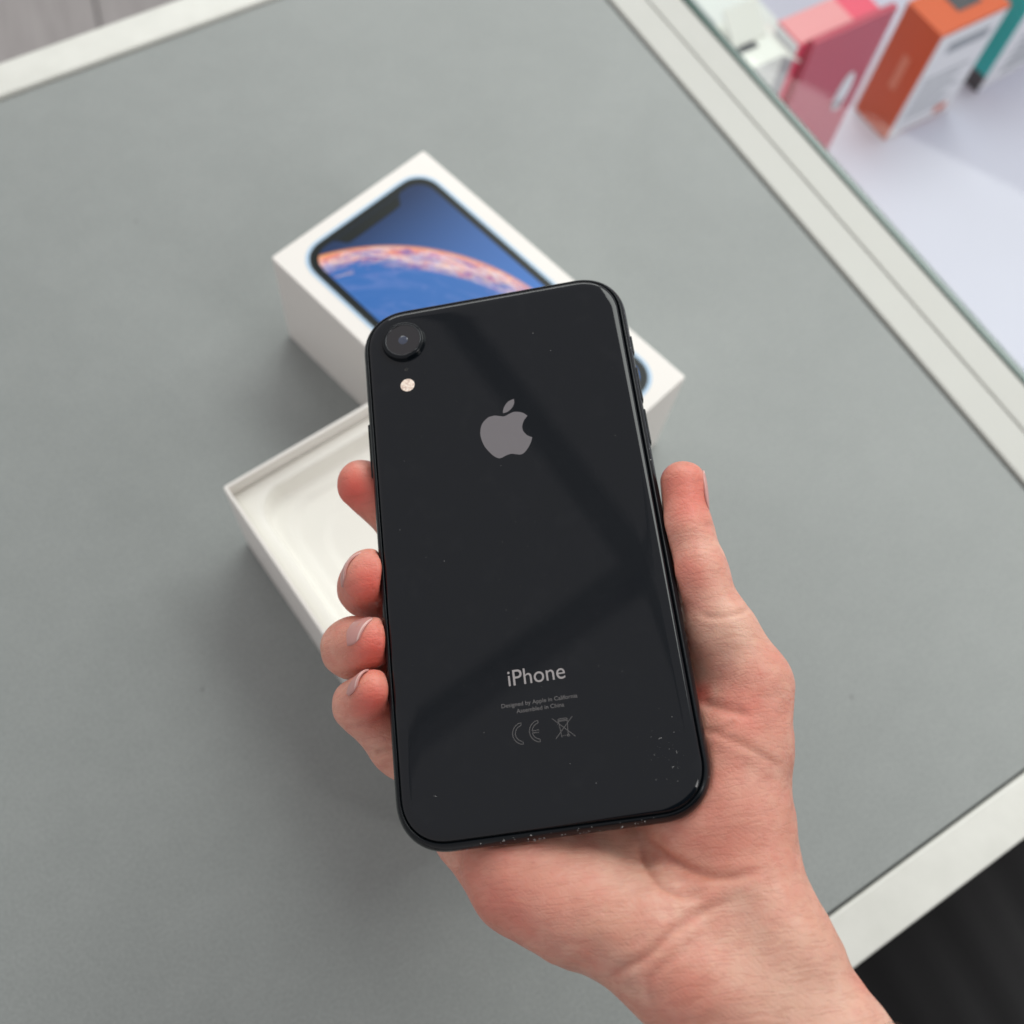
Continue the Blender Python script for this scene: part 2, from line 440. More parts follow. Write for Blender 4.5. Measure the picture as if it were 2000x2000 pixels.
# ------------------------------------------------------------------ black clothing below the counter edge
def clothing():
    nx, ny = 110, 60; V = []; F = []
    for j in range(ny+1):
        for i in range(nx+1):
            x = -60 + 560*i/nx; s = j/ny
            y = -103 - 330*s
            fold = 7*math.sin(x*.062 + 1.4*math.sin(s*2.4) + .5) + 3.5*math.sin(x*.14 - 2.2*s + 1) + 2.0*math.sin(x*.29 + 3*s)
            z = -75 - 120*s**1.4 + fold*(.35 + .9*s) - 60*((x-220)/280)**2*s
            V.append((x, y, z))
    for j in range(ny):
        for i in range(nx):
            a = j*(nx+1)+i; F.append((a, a+nx+1, a+nx+2, a+1))
    m = principled("black_cloth", (.010, .010, .011), .85, spec=.25); t = NT(m)
    m.node_tree.nodes["Principled BSDF"].inputs["Sheen Weight"].default_value = .15
    w = t.noise(t.coords((900, 900, 900)), 1, 2); t.link(t.bump(w, .3, .0004), t.b.inputs["Normal"])
    # the wearer's unseen front, added behind the viewpoint to block light and darken reflections
    n0 = len(V); nu, nv = 48, 40
    for j in range(nv+1):
        z = -160 + 1150*j/nv
        for i in range(nu+1):
            a = math.pi*(i/nu)
            w = 250 - 60*abs(j/nv-.55)
            fold = 6*math.sin(z*.03+2*math.sin(a*3)) + 4*math.sin(a*9+z*.012)
            V.append((60 - w*math.cos(a), -385 + (120+fold)*math.sin(a), z))
    for j in range(nv):
        for i in range(nu):
            a = n0+j*(nu+1)+i; F.append((a, a+1, a+nu+2, a+nu+1))
    o = mesh_obj("black_clothing", V, F, m, None, True); o.matrix_world = ROT
    sm = o.modifiers.new("thickness", 'SOLIDIFY'); sm.thickness = .003
    tag(o, "black folded clothing below the counter's near trim, right of the wrist", "clothing")
clothing()

# ------------------------------------------------------------------ box lid with printed phone
LID = (-122.9553, 260.6174, -0.6162, 163.0189, 90.0585, 61.3667)
lid = empty("printed_box", Matrix.Translation((LID[0]*MM, LID[1]*MM, 0)) @ Matrix.Rotation(LID[2], 4, 'Z'))
tag(lid, "white cardboard box lid with a life-size phone printed on top, behind the held phone", "box lid")
L, W, HL = LID[3:]
def shell(L, W, H, t, rad, open_top):
    """open box: outer loops, rim, inner loops"""
    def lp(ins, z, r): return [(x, y, z) for x, y in rrect(L/2-ins, W/2-ins, max(r-ins, .3), 5, 2, L/2, W/2)]
    if open_top:
        ls = [lp(.4, 0, rad), lp(0, .5, rad), lp(0, H-.35, rad), lp(.3, H, rad), lp(t-.3, H, rad), lp(t, H-.35, rad), lp(t, t, rad)]
        return loft(ls, True, True)
    ls = [lp(t, 0, rad), lp(t, H-t, rad)]
    V1, F1 = loft(list(reversed(ls)), True, False)
    ls = [lp(t, 0, rad), lp(0, 0, rad), lp(0, H-.5, rad), lp(.15, H-.15, rad), lp(.5, H, rad)]
    V2, F2 = loft(ls, False, True)
    n = len(V1)
    return V1+V2, [tuple(reversed(f)) for f in F1] + [tuple(i+n for i in f) for f in F2]
bevel(mesh_obj("shell", *shell(L, W, HL, 1.6, 1.2, False), M_CARD, lid), .15, 1)

def sheet(name, loop, z0, z1, mat, parent):
    V, F = loft([[(x, y, z0) for x, y in loop], [(x, y, z1) for x, y in loop]], False, True)
    return mesh_obj(name, V, F, mat, parent)
PC = (6.3 + 150.6/2, W/2)     # centre of the printed phone
def prr(ins, r): return rrect(150.6/2-ins, 75.4/2-ins, r, 12, 2.2, PC[0], PC[1])
sheet("printed_phone_edge", prr(0, 13.5), HL+.02, HL+.10, principled("printed_blue_edge", (.42, .58, .74), .35, spec=.18), lid)
sheet("printed_phone_rim", prr(1.5, 12.3), HL+.05, HL+.20, principled("printed_grey_rim", (.045, .05, .05), .35, spec=.18), lid)
sheet("printed_bezel", prr(2.2, 11.6), HL+.12, HL+.30, principled("printed_black_bezel", (.010, .014, .014), .3, spec=.18), lid)

def circ(a, b, c):
    ax, ay = a; bx, by = b; cx, cy = c
    d = 2*(ax*(by-cy)+bx*(cy-ay)+cx*(ay-by))
    ux = ((ax*ax+ay*ay)*(by-cy)+(bx*bx+by*by)*(cy-ay)+(cx*cx+cy*cy)*(ay-by))/d
    uy = ((ax*ax+ay*ay)*(cx-bx)+(bx*bx+by*by)*(ax-cx)+(cx*cx+cy*cy)*(bx-ax))/d
    return ux, uy, math.hypot(ax-ux, ay-uy)
PX, PY, PR = circ((14.0, 16.9), (32.8, 45.2), (78, 70.7))
def mat_screen():
    m = principled("printed_wallpaper", (.1, .2, .5), .3, spec=.18); t = NT(m)
    v = t.coords((1000, 1000, 1000))
    sub = t.node("ShaderNodeVectorMath"); sub.operation = 'SUBTRACT'; t.link(v, sub.inputs[0])
    sub.inputs[1].default_value = (PX, PY, HL)
    ln = t.node("ShaderNodeVectorMath"); ln.operation = 'LENGTH'; t.link(sub.outputs[0], ln.inputs[0])
    d = t.math('SUBTRACT', ln.outputs["Value"], PR)               # >0 sky, <0 planet (mm)
    sx = t.node("ShaderNodeSeparateXYZ"); t.link(v, sx.inputs[0])
    sp = t.node("ShaderNodeSeparateXYZ"); t.link(sub.outputs[0], sp.inputs[0])
    along = t.math('MULTIPLY', t.math('ARCTAN2', sp.outputs[1], sp.outputs[0]), PR)
    depth = t.math('MULTIPLY', d, -1)
    cb = t.node("ShaderNodeCombineXYZ")
    t.link(t.math('MULTIPLY', along, .032), cb.inputs[0]); t.link(t.math('MULTIPLY', depth, .16), cb.inputs[1])
    pv_ = cb.outputs[0]
    swirl = t.noise(pv_, 1.25, 6, .60, 3.2); cloud = t.noise(pv_, .9, 6, .65, 1.6); wob = t.noise(pv_, 1.1, 4, .6, 1.0)
    sky = t.ramp(t.math('MULTIPLY_ADD', sx.outputs[0], 1/95, -.05), [(.1, (.016, .036, .10)), (.5, (.040, .115, .33)), (1, (.055, .19, .55))])
    dn = t.math('ADD', depth, t.math('MULTIPLY_ADD', wob, 26, -12.5))
    band = t.ramp(t.math('MULTIPLY', dn, 1/15), [(0, (.85, .30, .09)), (.12, (.78, .22, .13)), (.26, (.50, .16, .25)), (.42, (.20, .17, .42)), (.60, (.045, .13, .42)), (1, (.035, .14, .42))])
    col = t.ramp(swirl, [(.34, (.05, .10, .36)), (.41, (.34, .12, .34)), (.46, (.78, .24, .16)), (.50, (.90, .66, .42)), (.54, (.86, .74, .76)), (.60, (.46, .24, .50)), (.66, (.75, .30, .24)), (.74, (.05, .14, .42))])
    fac = t.ramp(t.math('MULTIPLY', dn, 1/13), [(0, (.15,)*3), (.3, (.85,)*3), (.65, (.5,)*3), (1, (0,)*3)])
    planet = t.mix(fac, band, col)
    planet = t.mix(t.ramp(cloud, [(.48, (0,)*3), (.72, (.45,)*3)]), planet, (.20, .26, .56))
    rimc = t.ramp(t.math('MULTIPLY', depth, 1/1.8), [(0, (1,)*3), (1, (0,)*3)])
    planet = t.mix(t.math('MULTIPLY', rimc, .75), planet, (.92, .36, .10))
    edge = t.ramp(t.math('MULTIPLY_ADD', d, .6, .5), [(0, (0,)*3), (1, (1,)*3)])
    t.link(t.mix(edge, planet, sky), t.b.inputs["Base Color"]); return m
sheet("printed_screen", prr(5.1, 9.3), HL+.25, HL+.40, mat_screen(), lid)
nt_ = [(6.3+5.5, W/2-19.5), (6.3+5.5, W/2+19.5)]
nl = catmull([(11.6, W/2+20), (13.0, W/2+18.0), (15.4, W/2+16.4), (16.9, W/2+14.0), (17.1, W/2), (16.9, W/2-14.0), (15.4, W/2-16.4), (13.0, W/2-18.0), (11.6, W/2-20)], 5, False)
sheet("printed_notch", list(reversed(nl)), HL+.36, HL+.46, principled("printed_black_notch", (.010, .014, .014), .3, spec=.18), lid)

# ------------------------------------------------------------------ open box base with moulded insert
TR = (-113.7261, 151.9806, -0.7698, 160.0000, 87.0000, 59.3378)
tray = empty("open_box", Matrix.Translation((TR[0]*MM, TR[1]*MM, 0)) @ Matrix.Rotation(TR[2], 4, 'Z'))
tag(tray, "open white box base with empty moulded insert, under the held phone", "box base")
L2, W2, H2 = TR[3:]
mesh_obj("wall", *shell(L2, W2, H2, 1.5, 1.4, True), M_CARD, tray)
def il(ins, z, r, p=2.0): return [(x, y, z) for x, y in rrect(L2/2-ins, W2/2-ins, min(r, W2/2-ins-1.5), 12, p, L2/2, W2/2)]
ins = [il(1.6, H2-9.5, .8), il(1.9, H2-8.4, .8), il(2.6, H2-8.0, 1.2), il(6.6, H2-8.0, 12), il(7.2, H2-8.3, 12), il(7.6, H2-9.2, 12),
       il(8.6, H2-16.0, 12), il(9.4, H2-17.4, 12), il(10.6, H2-18.0, 12), il(13.0, H2-18.0, 13), il(13.8, H2-18.2, 14), il(15.6, H2-20.2, 14),
       il(16.8, H2-20.6, 15), il(21, H2-20.6, 20), il(22, H2-20.8, 21), il(24, H2-21.9, 21), il(25.5, H2-22.2, 20)]
V, F = loft(ins, False, True)
mesh_obj("moulded_insert", V, F, M_CARD_IN, tray, True)

# ------------------------------------------------------------------ phone (local axes: x right, y towards its camera end, z out of its back)
PH = Matrix(((0.93803667, -0.28145684, -0.20216145, 0.00337013), (0.27656055, 0.95955187, -0.05267324, 0.10217284), (0.20880964, -0.00650045, 0.97793470, 0.18587824), (0, 0, 0, 1)))
phone = empty("phone", PH)
tag(phone, "black glass-backed smartphone held face down in the hand", "phone")
HW, HLN, RC = 75.7/2, 150.9/2, 13.2
def pl(ins, z): return [(x, y, z) for x, y in rrect(HW-ins, HLN-ins, max(RC-ins, 1), 16, 2.2)]
R0 = 4.0
prof = [(2.3, 2.3), (1.75, 2.75), (1.55, 3.05)] + [(R0*(1-math.cos(math.radians(a)))*.92, R0*math.sin(math.radians(a))) for a in (50, 42, 34, 26, 18, 10, 3, -4, -12, -20, -30, -40, -50, -60, -70, -80)] + [(3.6, -3.95)]
V, F = loft([pl(i, z) for i, z in prof], False, True)
frame = mesh_obj("frame", V, [tuple(reversed(f)) for f in F], M_FRAME, phone, True)
V, F = loft([pl(1.5, 2.2), pl(2.2, 2.6), pl(2.6, 2.0)])
mesh_obj("gasket_seam", V, F, M_SEAM, phone)
prof = [(2.25, 2.2), (2.10, 2.9), (2.08, 3.10), (2.12, 3.35), (2.28, 3.58), (2.56, 3.78), (2.95, 3.93), (3.4, 4.03), (3.9, 4.09), (4.45, 4.13), (5.1, 4.15), (8, 4.15)]
V, F = loft([pl(i, z) for i, z in prof], False, True)
mesh_obj("back_glass", V, F, M_BACK, phone, True)
mesh_obj("front_glass", *loft([pl(3.4, -4.3), pl(3.4, -3.94)], True, False), M_LENS, phone)

def disc(name, x, y, prof, mat, parent, n=48, cap=True, smooth=True):
    V, F = loft([[(x+r*math.cos(2*math.pi*i/n), y+r*math.sin(2*math.pi*i/n), z) for i in range(n)] for r, z in prof], False, cap)
    return mesh_obj(name, V, F, mat, parent, smooth)
CX, CY = -25.35, 63.15
cam_unit = disc("camera_bump", CX, CY, [(6.3, 4.1), (6.25, 4.3), (6.1, 4.55), (6.0, 5.1), (5.85, 5.4), (5.6, 5.53), (5.1, 5.53)], M_FRAME, phone, cap=False)
disc("lens_ring", CX, CY, [(5.2, 5.50), (5.15, 5.60), (5.0, 5.63), (4.85, 5.58), (4.80, 5.42)], M_RING, cam_unit, cap=False)
disc("lens_cover", CX, CY, [(4.85, 5.46), (3.0, 5.46), (2.2, 5.44)], M_LENS, cam_unit)
disc("lens_pupil", CX+.0, CY-.1, [(1.35, 5.45), (1.2, 5.50), (.8, 5.56), (.4, 5.59)], principled("lens_coating", (.03, .04, .07), .08, spec=.9), cam_unit)
disc("microphone", -25.4, 54.1, [(.55, 4.16), (.5, 4.19), (.35, 4.19), (.3, 4.155)], M_SEAM, phone, 20)
fl = disc("flash", -25.4, 49.1, [(2.0, 4.16), (1.95, 4.2), (1.85, 4.21)], M_FLASH, phone, 40)
m = M_FLASH; t = NT(m); vo = t.node("ShaderNodeTexVoronoi"); vo.inputs["Scale"].default_value = 1900
t.link(t.coords(), vo.inputs["Vector"])
t.link(t.ramp(vo.outputs["Distance"], [(.1, (.92, .86, .78)), (.5, (.88, .74, .62)), (.8, (.66, .52, .44))]), m.node_tree.nodes["Principled BSDF"].inputs["Base Color"])
disc("flash_rim", -25.4, 49.1, [(2.12, 4.155), (2.1, 4.19), (2.0, 4.20)], M_SEAM, phone, 40, False)

ZT = 4.153
LOGO = [(-2.23,35.08),(-1.05,34.72),(0.03,34.38),(0.75,34.45),(1.54,34.78),(2.6,35.12),(3.62,35.15),(5.31,34.56),(6.59,33.37)]
BITE = [(6.59,33.37),(5.44,32.09),(4.83,30.58),(4.79,29.5),(5.09,28.59),(5.89,27.48),(7.09,26.7)]
LOWER = [(7.09,26.7),(6.29,24.85),(4.92,23.03),(3.67,22.23),(2.41,22.42),(1.03,22.85),(-0.43,22.65),(-1.63,22.2),(-2.63,22.2),(-3.83,23.1),(-5.1,24.8),(-6.06,26.64),(-6.63,28.84),(-6.66,30.94),(-6.05,32.94),(-5.12,34.07),(-3.86,34.9),(-2.23,35.08)]
outline = catmull(LOGO, 6, False)[:-1] + catmull(BITE, 6, False)[:-1] + catmull(LOWER, 6, False)[:-1]
def flat(name, loop, mat, parent, z0=ZT-.02, z1=ZT+.012):
    a = sum(loop[i-1][0]*loop[i][1]-loop[i][0]*loop[i-1][1] for i in range(len(loop)))
    if a < 0: loop = list(reversed(loop))
    V, F = loft([[(x, y, z0) for x, y in loop], [(x, y, z1) for x, y in loop]], False, True)
    return mesh_obj(name, V, F, mat, parent)
logo = flat("logo", outline, M_MARK, phone)
leaf = catmull([(3.56,39.17),(2.0,38.7),(0.84,37.55),(0.22,36.3),(0.11,35.35)], 5, False)[:-1] + catmull([(0.11,35.35),(1.33,35.55),(2.6,36.43),(3.42,37.75),(3.56,39.17)], 5, False)[:-1]
flat("logo_leaf", leaf, M_MARK, logo)

def text(name, body, x0, x1, base, hgt, mat, z=ZT+.012, bold=0.0):
    c = bpy.data.curves.new(name, 'FONT'); c.body = body; c.size = 1.0; c.extrude = 0; c.offset = bold; c.resolution_u = 6
    o = bpy.data.objects.new(name, c); COL.objects.link(o)
    me = bpy.data.meshes.new_from_object(o.evaluated_get(bpy.context.evaluated_depsgraph_get()))
    bpy.data.objects.remove(o)
    co = np.empty(len(me.vertices)*3); me.vertices.foreach_get("co", co); co = co.reshape(-1, 3)
    sx = (x1-x0)/(co[:, 0].max()-co[:, 0].min())
    capv = co[:, 1].max()
    co = np.stack([(co[:, 0]-co[:, 0].min())*sx+x0, co[:, 1]*hgt/capv+base, np.full(len(co), z)], 1)*MM
    me.vertices.foreach_set("co", co.ravel()); me.update()
    me.materials.clear(); me.materials.append(mat)
    ob = bpy.data.objects.new(name, me); COL.objects.link(ob); ob.parent = phone
    return ob
text("product_lettering", "iPhone", -6.95, 7.1, -39.3, 3.85, M_PRINT, bold=.0)
text("origin_lettering", "Designed by Apple in California", -9.3, 9.3, -44.4, 1.0, M_FINE, bold=.004)
text("origin_lettering", "Assembled in China", -5.8, 5.85, -46.1, 1.0, M_FINE, bold=.004)

def arc(cx, cy, r, a0, a1, n=24):
    return [(cx+r*math.cos(math.radians(a0+(a1-a0)*i/n)), cy+r*math.sin(math.radians(a0+(a1-a0)*i/n))) for i in range(n+1)]
def ce_outline(cx, e_bar):
    ro, ri, cy = 2.62, 1.95, -51.1
    lp = arc(cx, cy, ro, 97, 263) + arc(cx, cy, ri, 260, 186 if e_bar else 100)
    if e_bar:
        lp += [(cx-.35, cy-.33), (cx-.35, cy+.33)] + arc(cx, cy, ri, 174, 100)
    return lp
V, F = ribbon([(ce_outline(-4.75, False), True), (ce_outline(-.65, True), True)], .13, ZT-.02, ZT+.012)
mesh_obj("conformity_mark", V, F, M_FINE, phone)
bx, by = 5.0, -51.0
bp = [([(bx-1.05, by+1.45), (bx-.75, by-2.0), (bx+.85, by-2.0), (bx+1.05, by+1.45)], True),
      ([(bx-1.25, by+1.5), (bx-1.15, by+1.9), (bx-.8, by+2.1), (bx+.8, by+2.1), (bx+1.15, by+1.9), (bx+1.2, by+1.5)], True),
      ([(bx-1.0, by+1.75), (bx+1.0, by+1.75)], False),
      ([(bx-2.5, by+2.4), (bx+2.5, by-2.5)], False), ([(bx+2.4, by+2.3), (bx-2.2, by-2.5)], False),
      (arc(bx+.9, by-2.05, .25, 0, 345, 12), True), ([(bx-.75, by-2.0), (bx-.72, by-2.35)], False)]
V, F = ribbon(bp, .12, ZT-.02, ZT+.012)
mesh_obj("waste_bin_mark", V, F, M_FINE, phone)

def side_button(name, x, y0, y1, w=2.4):
    V, F = box_vf(x-.7, x+.5, y0, y1, -w/2-.2, w/2-.2)
    return bevel(mesh_obj(name, V, F, M_FRAME, phone), .3, 2)
side_button("mute_switch", HW-.15, 49.1, 54.6, 2.0)
side_button("volume_button", HW-.15, 34.0, 44.4)
side_button("volume_button", HW-.15, 21.0, 31.3)
side_button("power_button", -HW+.3, 24.3, 40.6)

# dust and scuffs on the phone
def specks():
    V, F = [], []
    def bit(x, y, z, s):
        n = len(V); k = 6; a = random.random()*6
        q = random.uniform(.5, 1.0)
        V.append((x, y, z+s*.3))
        for i in range(k): V.append((x+s*math.cos(a+i*6.283/k)*q, y+s*math.sin(a+i*6.283/k), z-.02))
        for i in range(k): F.append((n, n+1+i, n+1+(i+1) % k))
    for _ in range(80):
        x, y = random.uniform(-32, 32), random.uniform(-68, 66); bit(x, y, 4.155, random.choice((.04, .05, .06, .09)))
    for _ in range(70):
        x, y = random.gauss(27, 4.6), random.gauss(-60.5, 5.0)
        if x < 32 and y > -69: bit(x, y, 4.155, random.choice((.03, .03, .04, .05, .09)))
    def rim(t, ang):     # point on the frame edge
        r = R0*.92
        L_ = pl(r*(1-math.cos(ang)), R0*math.sin(ang)); return L_[int(t*len(L_)) % len(L_)], L_[(int(t*len(L_))+1) % len(L_)]
    for _ in range(60):
        side = random.random()
        ang = math.radians(random.uniform(-10, 48)); ins_ = R0*.92*(1-math.cos(ang)); z = R0*math.sin(ang)
        if side < .62: x, y = random.uniform(-25, 24), -HLN+ins_
        elif side < .85: x, y = HW-ins_, random.uniform(-58, 60)
        else: x, y = -HW+ins_, random.uniform(-58, 60)
        bit(x, y, z+.04, random.choice((.05, .06, .08, .10, .15)))
    for a in (-20, -35, -48, -62, -205+360-360, -135, -150):     # corner chips
        ang = math.radians(25); cx_, cy_ = (HW-RC, -HLN+RC) if a > -90 else (-HW+RC, -HLN+RC)
        rr_ = RC - R0*.92*(1-math.cos(ang))
        if a > -200: bit(cx_+rr_*math.cos(math.radians(a))*1.01, cy_+rr_*math.sin(math.radians(a))*1.01, R0*math.sin(ang)+.03, .14)
    def fibre(x, y, L_):
        a = random.random()*6.28; k_ = random.uniform(-1.2, 1.2); pts = []
        for i in range(6): pts.append((x, y)); x += L_/5*math.cos(a); y += L_/5*math.sin(a); a += k_/5*2
        v_, f_ = ribbon([(pts, False)], .03, 4.15, 4.17); n = len(V); V.extend(v_); F.extend(tuple(i+n for i in q) for q in f_)
    for x, y in ((30.4, -60.2), (29.2, -63.5), (24.5, -66), (-27, -63), (26.8, -57)):
        fibre(x, y, random.uniform(.4, .9))
    for x in (-12.5, -4.8, -3.6, 1.2, 7.7, 15.2, 20.4):
        ang = math.radians(random.uniform(15, 46)); ins_ = R0*.92*(1-math.cos(ang))
        for _ in range(3): bit(x+random.gauss(0, .35), -HLN+ins_+.02, R0*math.sin(ang)+.03+random.gauss(0, .12), random.uniform(.07, .16))
    o = mesh_obj("dust_and_scuffs", V, F, M_DUST, phone); o["kind"] = "stuff"
specks()

# ------------------------------------------------------------------ hand (in the phone's axes, mm; joints are x, y, z, radius)
#HAND_BEGIN
PALM = [
    [(-34.1, -44.8, -21, 10.17), (-25.8, -57.7, -20, 11.86), (-19.9, -67.7, -18, 11.99), (-10.4, -81.3, -15, 13.41), (1.2, -89.5, -13, 13.6), (17.2, -98.7, -13, 13.71), (26.0, -109.1, -13, 13.69), (42.0, -130.7, -13, 13.84)],
    [(52.2, -44.5, -10, 9.01), (47.3, -57.6, -13, 11.05), (43.1, -76.0, -15, 12.13), (42.4, -93.0, -14, 12.02), (45.9, -104.5, -13, 12.35), (54.4, -127.2, -13, 12.22), (59.3, -140.6, -13, 12.15)],
    [(29.5, -97.4, -14, 11.86), (40.3, -116.7, -13, 12.01), (51.3, -135.8, -13, 12.05)],
    [(43.7, -59.7, -13, 11.82), (32.5, -74.0, -15, 13.5)],
    [(10.2, -80.0, -24, 13.38), (4.7, -60.5, -26, 13.88), (-0.4, -34.3, -26, 13.71)],
    [(45.2, -19.2, -10, 4.96), (43.9, -32.5, -13, 6.56), (42.3, -46.9, -16, 8.39)],
    [(27.2, -59.5, -26, 13.12), (13.5, -29.0, -26, 13.03)],
]
THUMB = [(52.2, -44.5, -10, 8.75), (47.6, -31.5, -6, 7.74), (43.5, -15.5, -2, 7.02), (42.6, -4.3, -1, 6.01), (44.3, 7.9, 0, 6.17)]
INDEX = [(4.0, -12.2, -26, 10.39), (-21.6, 2.8, -17, 8.3), (-32.6, 15.6, -13, 7.77), (-43.2, 26.7, -7, 6.72)]
MIDDLE = [(-6.1, -21.5, -26, 10.29), (-30.5, -7.3, -19, 8.26), (-44.7, -1.3, -14, 7.94), (-41.2, -3.7, -1, 7.16)]
RING = [(-14.5, -31.0, -25, 9.57), (-35.1, -23.9, -20, 8.41), (-49.1, -19.2, -10, 7.66), (-41.3, -21.5, -1, 6.43)]
PINKY = [(-26.0, -48.6, -22, 8.72), (-40.6, -45.0, -19, 7.59), (-47.6, -35.4, -9, 6.63), (-41.8, -34.6, 1, 5.46)]
CREASES = [
    ([(18.6, -76.7), (18.9, -82.2), (20.7, -86.6), (24.4, -90.2), (31.4, -92.0)], 0.9, 0.97),
    ([(19.7, -77.5), (24.5, -82.3), (30.0, -86.5), (37.0, -88.6), (45.7, -87.9)], 1, 1.1),
    ([(5.1, -107.6), (11.0, -104.8), (16.8, -102.7), (23.0, -98.4), (30.9, -94.8), (39.7, -93.5)], 0.9, 1.1),
    ([(16.7, -117.4), (15.8, -108.1), (24.7, -102.5), (32.8, -97.8)], 0.35, 1.24),
    ([(-26.0, -80.2), (-24.7, -77.7), (-24.1, -74.3)], 0.5, 0.83),
    ([(38.7, -47.8), (43.3, -49.8), (50.4, -52.8)], 0.8, 1.24),
    ([(38.5, -54.3), (44.3, -57.7), (49.9, -61.7), (54.6, -66.1)], 0.5, 1.1),
    ([(37.6, -55.5), (42.3, -54.9), (46.4, -53.5)], 0.5, 0.97),
    ([(42.6, -25.5), (46.3, -27.1), (51.0, -27.1), (55.9, -25.8)], 0.5, 0.83),
    ([(55.0, -20.7), (56.4, -23.7), (55.2, -26.4)], 0.25, 0.69),
    ([(48.1, -3.3), (49.7, -2.1), (51.5, -6.9)], 0.3, 0.83),
    ([(-42.3, -41.1), (-44.4, -42.1), (-48.6, -41.5)], 0.3, 0.83),
    ([(-44.2, -49.2), (-41.4, -48.7), (-39.0, -48.0)], 0.9, 0.97),
]
BLUSH = [(-44.2, 23.6, 11.0, 1.0), (-41.5, -5.0, 10.8, 1.0), (-41.2, -22.6, 9.9, 1.0), (-42.4, -36.4, 9.1, 0.95), (45.7, 7.0, 13.1, 0.62), (41.6, -15.5, 9.7, 0.45), (48.2, -50.2, 11.0, 0.4), (54.2, -52.4, 8.3, 0.3), (-14.9, -87.6, 19.3, 0.35), (37.9, -70.3, 19.3, 0.3), (63.2, -113.4, 4.1, 0.4), (38.7, -46.2, 4.1, 0.9), (21.7, -112.0, 11.0, 0.2)]
PALE = [(47.3, -112.6, 20.7, 1.0), (48.3, -30.1, 10.4, 0.9), (44.9, -19.7, 6.9, 0.6), (-6.9, -83.8, 11.0, 0.5), (14.3, -84.1, 9.7, 0.5), (44.5, -68.7, 9.7, 0.4), (5.5, -93.5, 8.3, 0.4), (-41.4, -46.7, 5.5, 0.5)]
#HAND_END
EYE = (21.14, -98.73, 252.24)

